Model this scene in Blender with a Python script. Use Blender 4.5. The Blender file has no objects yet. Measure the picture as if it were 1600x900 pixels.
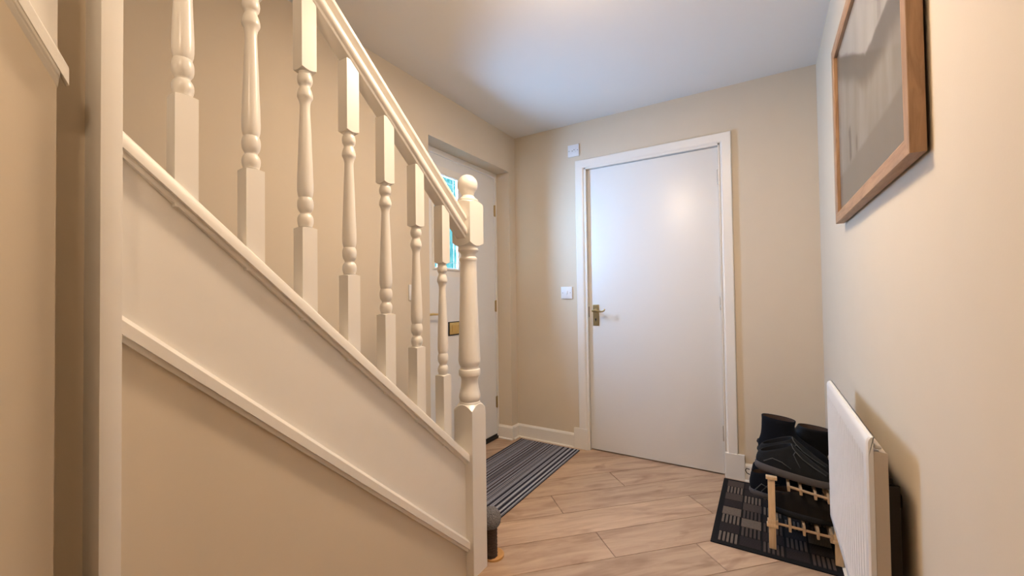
import bpy, bmesh, math, random
from mathutils import Vector, Matrix
from mathutils.geometry import tessellate_polygon
random.seed(7)
sc = bpy.context.scene
COL = sc.collection

# ---------------------------------------------------------------- camera
YAW, PITCH, ROLL = -.5521, .0183, .0133
cam_d = bpy.data.cameras.new('camera'); cam = bpy.data.objects.new('camera', cam_d); COL.objects.link(cam)
cy_, sy_, cp_, sp_ = math.cos(YAW), math.sin(YAW), math.cos(PITCH), math.sin(PITCH)
R_ = Vector((cy_, -sy_, 0)); F_ = Vector((sy_*cp_, cy_*cp_, sp_)); U_ = Vector((-sy_*sp_, -cy_*sp_, cp_))
cr_, sr_ = math.cos(ROLL), math.sin(ROLL)
EX = R_*cr_ - U_*sr_; EY = R_*sr_ + U_*cr_
M4 = Matrix.Identity(4)
for i in range(3):
    M4[i][0] = EX[i]; M4[i][1] = EY[i]; M4[i][2] = -F_[i]
M4[0][3], M4[1][3], M4[2][3] = 0, 0, 1.0955
cam.matrix_world = M4
cam_d.sensor_width = 36; cam_d.lens = 641.9017/1600*36; cam_d.clip_start = .01
sc.camera = cam

# ---------------------------------------------------------------- world, lights, exposure
w = bpy.data.worlds.new('world'); sc.world = w; w.use_nodes = True
bg = w.node_tree.nodes['Background']; bg.inputs[0].default_value = (.32, .74, .80, 1); bg.inputs[1].default_value = .72

def area(name, loc, direction, sx, sy, power, col):
    l = bpy.data.lights.new(name, 'AREA'); l.shape = 'RECTANGLE'; l.size = sx; l.size_y = sy
    l.energy = power; l.color = col
    o = bpy.data.objects.new(name, l); COL.objects.link(o); o.location = loc
    o.rotation_euler = Vector(direction).to_track_quat('-Z', 'Y').to_euler()
    return o
# daylight from the street, outside the front door's small window
area('daylight_area', (-2.65, 1.78, 1.90), (1, 0, 0), 1.9, 2.3, 640, (.47, .60, 1.0))
# the lamp of the hall on the camera's side (behind the camera), warm
def lamp(name, loc, power, rad, col):
    l = bpy.data.lights.new(name, 'POINT'); l.energy = power; l.shadow_soft_size = rad; l.color = col
    o = bpy.data.objects.new(name, l); COL.objects.link(o); o.location = loc
    return o
WARM = (1.0, .76, .53)
lamp('hall_lamp_light', (-.50, 1.25, 2.06), 4.5, .09, WARM)
_a = area('hall_ceiling_light', (-.50, 1.25, 2.29), (0, 0, -1), .24, .24, 12.5, WARM); _a.data.shape = 'DISK'
lamp('near_hall_lamp_light', (-.50, -.20, 2.0), 5.5, .05, WARM)
lamp('landing_lamp_light', (-1.35, -.9, 4.0), 16, .15, WARM)
sc.view_settings.view_transform = 'Standard'
sc.view_settings.look = 'None'
sc.view_settings.exposure = 0.72
sc.view_settings.gamma = 1
sc.view_settings.use_curve_mapping = False

# ---------------------------------------------------------------- materials
def nodes(name):
    m = bpy.data.materials.new(name); m.use_nodes = True
    nt = m.node_tree; b = nt.nodes['Principled BSDF']
    return m, nt, b
def paint(name, col, rough=.5, nscale=40, bump=.04, var=.03, spec=.5, coat=0, metal=0, bscale=None):
    m, nt, b = nodes(name)
    tc = nt.nodes.new('ShaderNodeTexCoord'); n = nt.nodes.new('ShaderNodeTexNoise')
    n.inputs['Scale'].default_value = nscale; n.inputs['Detail'].default_value = 4
    nt.links.new(tc.outputs['Object'], n.inputs['Vector'])
    mx = nt.nodes.new('ShaderNodeMix'); mx.data_type = 'RGBA'
    mx.inputs[6].default_value = (*[max(0, c*(1-var)) for c in col], 1)
    mx.inputs[7].default_value = (*[min(1, c*(1+var)) for c in col], 1)
    nt.links.new(n.outputs['Fac'], mx.inputs[0]); nt.links.new(mx.outputs[2], b.inputs['Base Color'])
    b.inputs['Roughness'].default_value = rough; b.inputs['Specular IOR Level'].default_value = spec
    b.inputs['Metallic'].default_value = metal
    if coat: b.inputs['Coat Weight'].default_value = coat
    if bump:
        n2 = nt.nodes.new('ShaderNodeTexNoise'); n2.inputs['Scale'].default_value = bscale or nscale*3
        n2.inputs['Detail'].default_value = 3
        nt.links.new(tc.outputs['Object'], n2.inputs['Vector'])
        bp = nt.nodes.new('ShaderNodeBump'); bp.inputs['Strength'].default_value = bump; bp.inputs['Distance'].default_value = .002
        nt.links.new(n2.outputs['Fac'], bp.inputs['Height']); nt.links.new(bp.outputs[0], b.inputs['Normal'])
    return m
def wood(name, c1, c2, axis='X', scale=6, stretch=12, rough=.5, rot=0, per_object=True, dark=None, bump=.05):
    m, nt, b = nodes(name); N = nt.nodes.new; L = nt.links.new
    tc = N('ShaderNodeTexCoord'); rt = N('ShaderNodeVectorRotate'); rt.rotation_type = 'Z_AXIS'
    rt.inputs['Angle'].default_value = rot; L(tc.outputs['Object'], rt.inputs['Vector'])
    src = rt.outputs[0]
    if per_object:
        oi = N('ShaderNodeObjectInfo'); ad = N('ShaderNodeVectorMath'); ad.operation = 'ADD'
        sc_ = N('ShaderNodeVectorMath'); sc_.operation = 'SCALE'; sc_.inputs[3].default_value = 37.
        cmb = N('ShaderNodeCombineXYZ')
        for k in range(3): L(oi.outputs['Random'], cmb.inputs[k])
        L(cmb.outputs[0], sc_.inputs[0]); L(src, ad.inputs[0]); L(sc_.outputs[0], ad.inputs[1]); src = ad.outputs[0]
    mp = N('ShaderNodeMapping'); s = [stretch]*3; s['XYZ'.index(axis)] = 1.; mp.inputs['Scale'].default_value = s
    L(src, mp.inputs['Vector'])
    n = N('ShaderNodeTexNoise'); n.inputs['Scale'].default_value = scale; n.inputs['Detail'].default_value = 7
    n.inputs['Roughness'].default_value = .6; n.inputs['Distortion'].default_value = .6
    L(mp.outputs[0], n.inputs['Vector'])
    r = N('ShaderNodeValToRGB'); r.color_ramp.elements[0].position = .3; r.color_ramp.elements[1].position = .62
    r.color_ramp.elements[0].color = (*c1, 1); r.color_ramp.elements[1].color = (*c2, 1)
    L(n.outputs['Fac'], r.inputs[0]); colr = r.outputs[0]
    if dark:
        mp2 = N('ShaderNodeMapping'); s2 = [stretch*.45]*3; s2['XYZ'.index(axis)] = .9; mp2.inputs['Scale'].default_value = s2
        L(src, mp2.inputs['Vector'])
        n3 = N('ShaderNodeTexNoise'); n3.inputs['Scale'].default_value = 2.4; n3.inputs['Detail'].default_value = 3
        n3.inputs['Distortion'].default_value = 1.2
        L(mp2.outputs[0], n3.inputs['Vector'])
        r3 = N('ShaderNodeValToRGB'); r3.color_ramp.elements[0].position = .55; r3.color_ramp.elements[1].position = .75
        r3.color_ramp.elements[0].color = (0, 0, 0, 1); r3.color_ramp.elements[1].color = (1, 1, 1, 1)
        L(n3.outputs['Fac'], r3.inputs[0])
        mx = N('ShaderNodeMix'); mx.data_type = 'RGBA'; L(r3.outputs[0], mx.inputs[0]); L(colr, mx.inputs[6])
        mx.inputs[7].default_value = (*dark, 1); colr = mx.outputs[2]
        hsv = N('ShaderNodeHueSaturation'); mr = N('ShaderNodeMapRange'); mr.inputs[3].default_value = .88; mr.inputs[4].default_value = 1.1
        L(oi.outputs['Random'], mr.inputs[0]); L(mr.outputs[0], hsv.inputs['Value']); L(colr, hsv.inputs['Color']); colr = hsv.outputs[0]
    L(colr, b.inputs['Base Color']); b.inputs['Roughness'].default_value = rough
    bp = N('ShaderNodeBump'); bp.inputs['Strength'].default_value = bump; bp.inputs['Distance'].default_value = .001
    L(n.outputs['Fac'], bp.inputs['Height']); L(bp.outputs[0], b.inputs['Normal'])
    return m

M_wall = paint('cream_wall_paint', (.66, .575, .455), .85, 9, .05, .02, spec=.2, bscale=180)
M_ceil = paint('ceiling_paint', (.76, .74, .71), .9, 5, .05, .015, spec=.2, bscale=150)
M_gloss = paint('white_gloss_paint', (.80, .765, .71), .28, 25, .05, .015, bscale=60)
M_satin = paint('white_satin_paint', (.78, .745, .69), .42, 14, .05, .02, bscale=70)
M_grained = paint('white_paint_over_grain', (.80, .765, .71), .4, 25, .12, .02, bscale=200)
M_door = paint('white_door_paint', (.76, .755, .74), .33, 6, .03, .01, bscale=50)
M_plastic = paint('white_plastic', (.78, .78, .80), .3, 20, 0, .01)
M_grey = paint('grey_printed_mark', (.33, .33, .33), .5, 20, 0, .01)
M_brass = paint('antique_brass', (.44, .33, .16), .38, 60, .05, .12, metal=.9)
M_brassbright = paint('polished_brass', (.70, .48, .17), .35, 60, .03, .08, metal=.85)
M_steel = paint('dull_steel', (.50, .46, .40), .4, 60, .03, .05, metal=.9)
M_black = paint('black_gap', (.015, .013, .012), .7, 20, 0, .1)
M_plank = wood('oak_laminate', (.37, .235, .15), (.55, .385, .26), 'X', 3.2, 7, .42, rot=-math.pi/4, dark=(.27, .155, .09), bump=.04)
M_under = paint('screed', (.10, .065, .04), .9, 30, .1, .1)
M_oak = wood('oak_frame_wood', (.25, .135, .065), (.40, .235, .125), 'Z', 9, 8, .45)
M_oakh = wood('oak_frame_wood_level', (.25, .135, .065), (.40, .235, .125), 'Y', 9, 8, .45)
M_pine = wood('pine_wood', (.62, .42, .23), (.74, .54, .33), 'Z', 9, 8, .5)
M_pineh = wood('dimmed_pine_level', (.36, .24, .135), (.48, .34, .21), 'X', 9, 8, .5)  # browner pine for rails and slats, dimmed to put shade into the colour
M_rad = paint('radiator_enamel', (.80, .79, .78), .3, 12, .02, .01)
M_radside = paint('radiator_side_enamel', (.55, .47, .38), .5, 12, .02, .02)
M_fin = paint('shaded_convector_steel', (.03, .022, .017), .6, 30, .02, .15, spec=.18)  # near-black colour stands in for the shadow behind the radiator
M_leather = paint('black_leather', (.007, .007, .008), .55, 30, .35, .3, bscale=200, spec=.18)
M_navy = paint('navy_suede', (.005, .006, .010), .85, 40, .5, .3, bscale=260, spec=.18)
M_greyup = paint('charcoal_nubuck', (.014, .015, .017), .8, 40, .5, .25, bscale=260, spec=.18)
M_brownup = paint('dark_brown_leather', (.014, .011, .009), .65, 30, .3, .3, bscale=160, spec=.18)
M_sole = paint('grey_rubber', (.075, .068, .07), .7, 50, .2, .15)
M_soleblk = paint('black_rubber', (.014, .014, .015), .7, 50, .2, .15, spec=.18)
M_lining = paint('brown_lining', (.055, .032, .022), .9, 60, .3, .3)
M_lace = paint('black_lace', (.01, .01, .012), .8, 90, .2, .2, spec=.18)
M_edge = paint('grey_piping', (.055, .058, .06), .7, 60, .1, .1)
M_matblk = paint('charcoal_mat_rubber', (.010, .009, .010), .85, 70, .4, .2, bscale=400, spec=.18)
M_rib_l = paint('light_mat_yarn', (.15, .115, .09), .95, 120, .7, .3, bscale=500)
M_rib_m = paint('mid_mat_yarn', (.062, .044, .038), .95, 120, .7, .3, bscale=500)
M_rib_d = paint('dark_mat_yarn', (.014, .009, .009), .95, 120, .7, .3, bscale=500)
M_carpet = paint('stair_carpet', (.20, .16, .12), .95, 60, .6, .2, bscale=400)
M_rope = paint('brown_rope', (.075, .045, .028), .9, 160, .8, .5, bscale=300)
M_plush = paint('grey_plush', (.19, .18, .18), .95, 150, .8, .5, bscale=350)
M_orange = paint('orange_wood', (.55, .28, .08), .5, 20, .05, .1)
M_opal = None

def emis(name, col, s):
    m, nt, b = nodes(name); b.inputs['Base Color'].default_value = (*col, 1)
    b.inputs['Emission Color'].default_value = (*col, 1); b.inputs['Emission Strength'].default_value = s
    return m
def glass_clear(name, tint, ior=1.45, rough=.06):
    m = bpy.data.materials.new(name); m.use_nodes = True; nt = m.node_tree; nt.nodes.clear()
    ge = nt.nodes.new('ShaderNodeNewGeometry'); sb = nt.nodes.new('ShaderNodeMath'); sb.operation = 'SUBTRACT'; sb.inputs[0].default_value = 1
    mu = nt.nodes.new('ShaderNodeMath'); mu.operation = 'MULTIPLY'; nt.links.new(ge.outputs['Backfacing'], sb.inputs[1]); nt.links.new(sb.outputs[0], mu.inputs[0])
    o = nt.nodes.new('ShaderNodeOutputMaterial'); t = nt.nodes.new('ShaderNodeBsdfTransparent'); g = nt.nodes.new('ShaderNodeBsdfGlossy')
    t.inputs[0].default_value = (*tint, 1); g.inputs['Roughness'].default_value = rough
    mx = nt.nodes.new('ShaderNodeMixShader'); fr = nt.nodes.new('ShaderNodeFresnel'); fr.inputs[0].default_value = ior
    nt.links.new(fr.outputs[0], mu.inputs[1]); nt.links.new(mu.outputs[0], mx.inputs[0]); nt.links.new(t.outputs[0], mx.inputs[1]); nt.links.new(g.outputs[0], mx.inputs[2])
    nt.links.new(mx.outputs[0], o.inputs[0])
    return m, nt, t
M_pglass, _, _ = glass_clear('picture_glass', (.95, .95, .95), 1.10, .12)
M_dglass, _nt, _t = glass_clear('obscured_door_glass', (.55, .95, .95))
_tc = _nt.nodes.new('ShaderNodeTexCoord'); _n = _nt.nodes.new('ShaderNodeTexNoise'); _n.inputs['Scale'].default_value = 22
_n.inputs['Distortion'].default_value = 2.0
_mp = _nt.nodes.new('ShaderNodeMapping'); _mp.inputs['Scale'].default_value = (1, 1, .4)
_r = _nt.nodes.new('ShaderNodeValToRGB'); _r.color_ramp.elements[0].color = (.50, .80, .84, 1); _r.color_ramp.elements[1].color = (.92, .99, .99, 1)
_r.color_ramp.elements[0].position = .40; _r.color_ramp.elements[1].position = .56
_nt.links.new(_tc.outputs['Object'], _mp.inputs[0]); _nt.links.new(_mp.outputs[0], _n.inputs[0]); _nt.links.new(_n.outputs['Fac'], _r.inputs[0]); _nt.links.new(_r.outputs[0], _t.inputs[0])

# ---------------------------------------------------------------- mesh helpers
def obj(name, bm, mat, parent=None, smooth=False, label=None, kind=None):
    me = bpy.data.meshes.new(name)
    bmesh.ops.recalc_face_normals(bm, faces=bm.faces[:])
    bm.to_mesh(me); bm.free()
    for m in (mat if isinstance(mat, (list, tuple)) else [mat]): me.materials.append(m)
    if smooth is not False:
        for p in me.polygons: p.use_smooth = True
        if smooth is not True:
            bm2 = bmesh.new(); bm2.from_mesh(me); th = math.radians(smooth)
            for e in bm2.edges:
                if len(e.link_faces) == 2 and e.calc_face_angle(0) > th: e.smooth = False
            bm2.to_mesh(me); bm2.free()
    o = bpy.data.objects.new(name, me); COL.objects.link(o)
    if parent is not None:
        o.parent = parent
        o.matrix_parent_inverse = parent.matrix_basis.inverted()
    if label: o['label'] = label
    if kind: o['kind'] = kind
    return o
def struct(name, bm, mat, label=None, **k):
    o = obj(name, bm, mat, **k); o['kind'] = 'structure'
    if label: o['label'] = label
    return o
def thing(name, label, cat, loc=(0, 0, 0), rz=0, group=None, kind=None):
    o = bpy.data.objects.new(name, None); COL.objects.link(o); o.empty_display_size = .05
    o.location = loc; o.rotation_euler = (0, 0, rz)
    o['label'] = label; o['category'] = cat
    if group: o['group'] = group
    if kind: o['kind'] = kind
    return o
def box(bm, x0, x1, y0, y1, z0, z1, bev=0, seg=2):
    r = bmesh.ops.create_cube(bm, size=1)
    vs = r['verts']
    for v in vs:
        v.co = Vector((x0 if v.co.x < 0 else x1, y0 if v.co.y < 0 else y1, z0 if v.co.z < 0 else z1))
    if bev:
        es = list({e for v in vs for e in v.link_edges})
        bmesh.ops.bevel(bm, geom=es, offset=bev, segments=seg, affect='EDGES', profile=.6)
def B(*a, **k):
    bm = bmesh.new(); box(bm, *a, **k); return bm
def lathe(bm, prof, c=(0, 0, 0), seg=28, axis='Z', cap=True):
    rings = []
    for r, h in prof:
        ring = []
        for i in range(seg):
            a = 2*math.pi*i/seg; p = (r*math.cos(a), r*math.sin(a), h)
            if axis == 'X': p = (p[2], p[0], p[1])
            if axis == 'Y': p = (p[0], p[2], p[1])
            ring.append(bm.verts.new(Vector(p)+Vector(c)))
        rings.append(ring)
    for a, b in zip(rings, rings[1:]):
        for i in range(seg): bm.faces.new((a[i], a[(i+1) % seg], b[(i+1) % seg], b[i]))
    if cap: bm.faces.new(rings[0][::-1]); bm.faces.new(rings[-1])
    return rings
def prism(bm, pts, axis, a, b):
    """extrude a convex or simple polygon; pts are the two other coordinates, in xyz order"""
    def mk(p, t):
        if axis == 'x': return Vector((t, p[0], p[1]))
        if axis == 'y': return Vector((p[0], t, p[1]))
        return Vector((p[0], p[1], t))
    va = [bm.verts.new(mk(p, a)) for p in pts]; vb = [bm.verts.new(mk(p, b)) for p in pts]
    n = len(pts)
    bm.faces.new(va); bm.faces.new(vb[::-1])
    for i in range(n): bm.faces.new((va[i], va[(i+1) % n], vb[(i+1) % n], vb[i]))
def sweep(bm, prof, ya, za, yb, zb, cap=True):
    """a rail: profile of (x, dz) carried from (ya, za) to (yb, zb) with vertical cuts"""
    va = [bm.verts.new((x, ya, za+d)) for x, d in prof]; vb = [bm.verts.new((x, yb, zb+d)) for x, d in prof]
    n = len(prof)
    for i in range(n): bm.faces.new((va[i], va[(i+1) % n], vb[(i+1) % n], vb[i]))
    if cap: bm.faces.new(va); bm.faces.new(vb[::-1])
def tube(bm, pts, r, seg=10, cap=True):
    pts = [Vector(p) for p in pts]; rings = []; nrm = None
    for i, p in enumerate(pts):
        t = (pts[min(i+1, len(pts)-1)]-pts[max(i-1, 0)]).normalized()
        if nrm is None:
            up = Vector((0, 0, 1)) if abs(t.z) < .9 else Vector((1, 0, 0)); nrm = t.cross(up).normalized()
        nrm = (nrm-t*nrm.dot(t)).normalized(); bi = t.cross(nrm)
        rr = r[i] if isinstance(r, (list, tuple)) else r
        rings.append([bm.verts.new(p+(nrm*math.cos(2*math.pi*k/seg)+bi*math.sin(2*math.pi*k/seg))*rr) for k in range(seg)])
    for a, b in zip(rings, rings[1:]):
        for i in range(seg): bm.faces.new((a[i], a[(i+1) % seg], b[(i+1) % seg], b[i]))
    if cap: bm.faces.new(rings[0][::-1]); bm.faces.new(rings[-1])
def lin(a, b, t): return a+(b-a)*t

# ---------------------------------------------------------------- the room
YB, XL, XR, H = 2.7666, -1.6649, .261, 2.3353
XP = -1.0185                      # plane of the stair panel and the wall under it
YS = -2.6                         # far end of the hall behind the camera
# walls
bm = bmesh.new(); box(bm, XR, XR+.12, YS-.1, YB+.25, -.05, H+.1)
struct('wall_right', bm, M_wall)
bm = bmesh.new()
box(bm, XL-.26, -1.083, YB, YB+.12, -.05, H+.1); box(bm, -.2195, XR+.12, YB, YB+.12, -.05, H+.1)
box(bm, -1.083, -.2195, YB, YB+.12, 2.0, H+.1)
struct('wall_back', bm, M_wall)
bm = bmesh.new()
box(bm, XL-.26, XL, YS-.1, 1.7871, -.05, 4.7); box(bm, XL-.26, XL, 2.6766, YB, -.05, 4.7)
box(bm, XL-.26, XL, 1.7871, 2.6766, 2.0473, 4.7)
struct('wall_left', bm, M_wall)
bm = bmesh.new(); box(bm, XL-.2, XR+.1, YS-.12, YS, -.05, 4.7)
struct('wall_rear', bm, M_wall)
# wall under the stairs and the wall nearer the camera that carries the steeper moulding
def ztrim(y): return .4905+.9125*(1.2744-y)           # top edge of the capping
def zlow(y): return .1142+.909*(1.2781-y)             # lower edge of the lower moulding
bm = bmesh.new()
prism(bm, [(.235, 0), (1.290, 0), (1.290, zlow(1.29)+.01), (.235, zlow(.235)+.01)], 'x', XP-.06, XP)
struct('wall_under_stairs', bm, M_wall)
bm = bmesh.new(); box(bm, XP-.055, XP, YS, .1856, -.05, H+.02)
struct('wall_near', bm, M_wall)
bm = bmesh.new(); box(bm, -1.12, -1.074, YS, .25, -.05, H+.02)
struct('wall_recess', bm, M_wall)
bm = bmesh.new(); box(bm, -1.12, -1.03, YS, .9, H+.1, 4.7); box(bm, XL, -1.03, .9, 1.0, H+.1, 4.7)
struct('wall_stairwell', bm, M_wall)
bm = bmesh.new(); box(bm, -1.074, XR+.12, YS-.1, YB+.12, H, H+.1); box(bm, XL-.1, -1.074, .9, YB+.12, H, H+.1)
struct('ceiling', bm, M_ceil)
bm = bmesh.new(); box(bm, XL-.2, -1.0, YS-.1, 1.0, 4.7, 4.8)
struct('ceiling_stairwell', bm, M_ceil)

# floor: slab and diagonal planks
fl = struct('floor', B(XL-.26, XR+.12, YS-.1, YB+.12, -.06, -.009), M_under)
def clip(poly, x0, x1, y0, y1):
    for ax, lim, sgn in ((0, x0, 1), (0, x1, -1), (1, y0, 1), (1, y1, -1)):
        out = []
        for i, p in enumerate(poly):
            q = poly[(i+1) % len(poly)]; dp = (p[ax]-lim)*sgn; dq = (q[ax]-lim)*sgn
            if dp >= 0: out.append(p)
            if dp*dq < 0:
                t = dp/(dp-dq); out.append((p[0]+(q[0]-p[0])*t, p[1]+(q[1]-p[1])*t))
        poly = out
        if len(poly) < 3: return []
    return poly
S2 = math.sqrt(.5)
PW, PL = .1895, 1.285
known = {-2: 1.19, -1: .805, 0: .15, 1: .716, 2: 1.159, 3: .42, -3: .35}
rnd = random.Random(3)
regions = [(XL-.14, XR, 1.30, YB+.10), (XP, XR, -.9, 1.30)]
for k in range(-14, 9):
    u0, u1 = 1.777+PW*k, 1.777+PW*(k+1)
    v0 = known.get(k, rnd.uniform(0, PL))
    for j in range(-5, 5):
        va, vb = v0+PL*j, v0+PL*(j+1); g = .0014
        quad = [((v-u)*S2, (v+u)*S2) for v, u in ((va+g, u0+g), (vb-g, u0+g), (vb-g, u1-g), (va+g, u1-g))]
        for rg in regions:
            poly = clip(quad, *rg)
            if len(poly) < 3: continue
            ar = abs(sum(poly[i][0]*poly[(i+1) % len(poly)][1]-poly[(i+1) % len(poly)][0]*poly[i][1] for i in range(len(poly))))/2
            if ar < 2e-4: continue
            bm = bmesh.new()
            cx = sum(p[0] for p in poly)/len(poly); cy = sum(p[1] for p in poly)/len(poly)
            low = [bm.verts.new((p[0], p[1], -.009)) for p in poly]
            mid = [bm.verts.new((p[0], p[1], -.0012)) for p in poly]
            top = []
            for p in poly:
                d = math.hypot(p[0]-cx, p[1]-cy); t = .0018/max(d, .01)
                top.append(bm.verts.new((p[0]+(cx-p[0])*t, p[1]+(cy-p[1])*t, 0)))
            n = len(poly)
            for i in range(n):
                bm.faces.new((low[i], low[(i+1) % n], mid[(i+1) % n], mid[i])); bm.faces.new((mid[i], mid[(i+1) % n], top[(i+1) % n], top[i]))
            bm.faces.new(top); bm.faces.new(low[::-1])
            obj('plank', bm, M_plank, fl)

# skirtings
def skirt(name, a, b, n, z1=.10, t=.015):
    """skirting from a to b (xy) standing off the wall along n"""
    bm = bmesh.new(); a, b, n = Vector(a), Vector(b), Vector(n)
    prof = [(0, 0), (t+.010, 0), (t+.010, .006), (t, .010), (t, z1-.014), (t-.004, z1-.006), (t-.009, z1), (0, z1)]
    va = [bm.verts.new((*(a+n*d), z)) for d, z in prof]; vb = [bm.verts.new((*(b+n*d), z)) for d, z in prof]
    m = len(prof)
    for i in range(m): bm.faces.new((va[i], va[(i+1) % m], vb[(i+1) % m], vb[i]))
    bm.faces.new(va); bm.faces.new(vb[::-1])
    return struct(name, bm, M_gloss)
skirt('baseboard_back', (XL, YB), (-1.185, YB), (0, -1))
skirt('baseboard_corner', (XL, 2.6766), (XL, YB), (1, 0), .099)
skirt('baseboard_reveal', (XL-.115, 2.6766), (XL+.0148, 2.6766), (0, -1))
skirt('baseboard_back_right', (-.1225, YB), (XR, YB), (0, -1))
skirt('baseboard_right', (XR, -2.5), (XR, YB-.016), (-1, 0))
skirt('baseboard_left', (XL, 1.40), (XL, 1.787), (1, 0))

# ---------------------------------------------------------------- inner door (back wall)
d1 = thing('door_1', 'plain flush white inner door with brass lever handle on its left edge', 'door', (-.649, YB+.03, 0), kind='structure')
obj('door_leaf', B(-1.0684, -.2295, YB+.013, YB+.048, .008, 1.9845, bev=.0015), M_door, d1, smooth=30)
bm = bmesh.new()
box(bm, -1.083, -1.0712, YB-.012, YB+.12, 0, 1.9995); box(bm, -.2265, -.2195, YB-.012, YB+.12, 0, 1.9995); box(bm, -1.083, -.2195, YB-.012, YB+.12, 1.9875, 2.0)
box(bm, -1.0712, -1.056, YB+.05, YB+.07, 0, 1.9875); box(bm, -.24, -.2265, YB+.05, YB+.07, 0, 1.9875); box(bm, -1.0712, -.2265, YB+.05, YB+.07, 1.975, 1.9875)
obj('door_lining', bm, M_satin, d1)
obj('door_backing', B(-1.0712, -.2265, YB+.10, YB+.115, 0, 1.9875), M_black, d1)
def hinge(parent, x, y, z, mat, nx=0):
    bm = bmesh.new(); lathe(bm, [(.004, -.045), (.0052, -.043), (.0052, -.015), (.0046, -.014), (.0052, -.013), (.0052, .013), (.0046, .014), (.0052, .015), (.0052, .043), (.004, .045)], (x, y, z), 10)
    if nx == 0: box(bm, x-.004, x+.010, y+.001, y+.004, z-.042, z+.042)
    else: box(bm, x-.004, x-.001, y-.012, y+.012, z-.042, z+.042)
    return obj('hinge', bm, mat, parent, smooth=35)
for z in (1.80, 1.035, .25): hinge(d1, -.2285, YB+.006, z, M_steel)
# lever handle on a long back plate
hp = obj('handle_plate', B(-1.0405, -.9965, YB+.007, YB+.013, .876, 1.0235, bev=.0025), M_brass, d1, smooth=30, label='antique brass back plate')
bm = bmesh.new(); box(bm, -1.0375, -.9995, YB+.0055, YB+.007, .8805, 1.019, bev=.0006)
obj('plate_rim', bm, M_brass, hp)
bm = bmesh.new(); lathe(bm, [(.0135, 0), (.0135, -.004), (.0095, -.007), (.0085, -.045), (.0085, -.056)], (-1.0185, YB+.006, .982), 18, 'Y')
pts = [(-1.0245, YB-.046, .9820), (-1.005, YB-.047, .984), (-.985, YB-.047, .9805), (-.965, YB-.047, .977), (-.95, YB-.046, .979), (-.940, YB-.046, .985), (-.9365, YB-.046, .991), (-.9395, YB-.046, .995)]
tube(bm, pts, [.0085, .0075, .0062, .0058, .006, .0062, .0058, .004], 12)
obj('lever', bm, M_brass, hp, smooth=50)
bm = bmesh.new(); lathe(bm, [(.006, 0), (.006, -.003)], (-1.0185, YB+.006, .921), 12, 'Y'); box(bm, -1.021, -1.016, YB+.0025, YB+.006, .906, .920)
obj('keyhole', bm, M_black, hp)
bm = bmesh.new()
for z in (1.012, .887): lathe(bm, [(.0035, 0), (.0025, -.0015)], (-1.0185, YB+.006, z), 8, 'Y')
obj('screw', bm, M_brass, hp)
obj('latch_keep', B(-1.0712, -1.0690, YB+.010, YB+.034, .935, 1.01), M_black, d1)
# architrave
def moulded(bm, x0, x1, z0, z1, outer, y=YB):
    pass
def arch_profile(t=.0165): return [(0, 0), (0, -t+.003), (.004, -t), (.048, -t), (.056, -t+.003), (.060, -t+.0085), (.065, -t+.010), (.065, 0)]
def architrave(name, xo, xi, top):
    """left or right leg from outer edge xo to inner edge xi, mitred at the top"""
    s = 1 if xi > xo else -1; bm = bmesh.new()
    va = [bm.verts.new((xo+s*a, YB+b, .145)) for a, b in arch_profile()]; vb = [bm.verts.new((xo+s*a, YB+b, top-a)) for a, b in arch_profile()]
    n = len(va)
    for i in range(n): bm.faces.new((va[i], va[(i+1) % n], vb[(i+1) % n], vb[i]))
    bm.faces.new(va); bm.faces.new(vb[::-1])
    return struct(name, bm, M_gloss)
architrave('trim_1', -1.1484, -1.0834, 2.058)
architrave('trim_2', -.1550, -.2200, 2.058)
bm = bmesh.new()
va = [bm.verts.new((-1.1484+a, YB+b, 2.058-a)) for a, b in arch_profile()]; vb = [bm.verts.new((-.1550-a, YB+b, 2.058-a)) for a, b in arch_profile()]
for i in range(len(va)): bm.faces.new((va[i], va[(i+1) % len(va)], vb[(i+1) % len(va)], vb[i]))
bm.faces.new(va); bm.faces.new(vb[::-1])
struct('trim_3', bm, M_gloss)
struct('trim_4', B(-1.187, -1.0815, YB-.021, YB, 0, .145, bev=.0015), M_gloss, label='plinth block at the foot of the left architrave')
struct('trim_5', B(-.2215, -.1215, YB-.021, YB, 0, .147, bev=.0015), M_gloss, label='plinth block at the foot of the right architrave')

# ---------------------------------------------------------------- front door (left wall, in a reveal)
XD = -1.785
d2 = thing('door_2', 'white front door in a reveal with small obscured glass pane and brass letterbox', 'door', (XD, 2.235, 0), kind='structure')
GY0, GY1, GZ0, GZ1 = 1.962, 2.190, 1.285, 1.885
bm = bmesh.new(); L0, L1, T0 = 1.825, 2.650, 2.010
box(bm, XD-.044, XD, L0, GY0-.060, .028, T0); box(bm, XD-.044, XD, GY1+.060, L1, .028, T0)
box(bm, XD-.044, XD, GY0-.060, GY1+.060, .028, GZ0-.060); box(bm, XD-.044, XD, GY0-.060, GY1+.060, GZ1+.060, T0)
bmesh.ops.remove_doubles(bm, verts=bm.verts, dist=1e-5)
obj('door_leaf', bm, M_door, d2)
bm = bmesh.new()
for a in ((1.787, 1.822), (2.6535, 2.6766)): box(bm, XD-.06, XD+.004, a[0], a[1], 0, 2.047)
box(bm, XD-.06, XD+.004, 1.822, 2.6535, 2.0135, 2.047)
obj('door_frame', bm, M_satin, d2)
obj('threshold', B(XD-.06, XD+.012, 1.822, 2.6535, 0, .018), M_black, d2)
obj('weather_strip', B(XD+.0005, XD+.006, 1.83, 2.645, .019, .034), M_black, d2)
bm = bmesh.new()
def ring4(t, x): return [bm.verts.new((x, a, b_)) for a, b_ in ((GY0-t, GZ0-t), (GY1+t, GZ0-t), (GY1+t, GZ1+t), (GY0-t, GZ1+t))]
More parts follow.
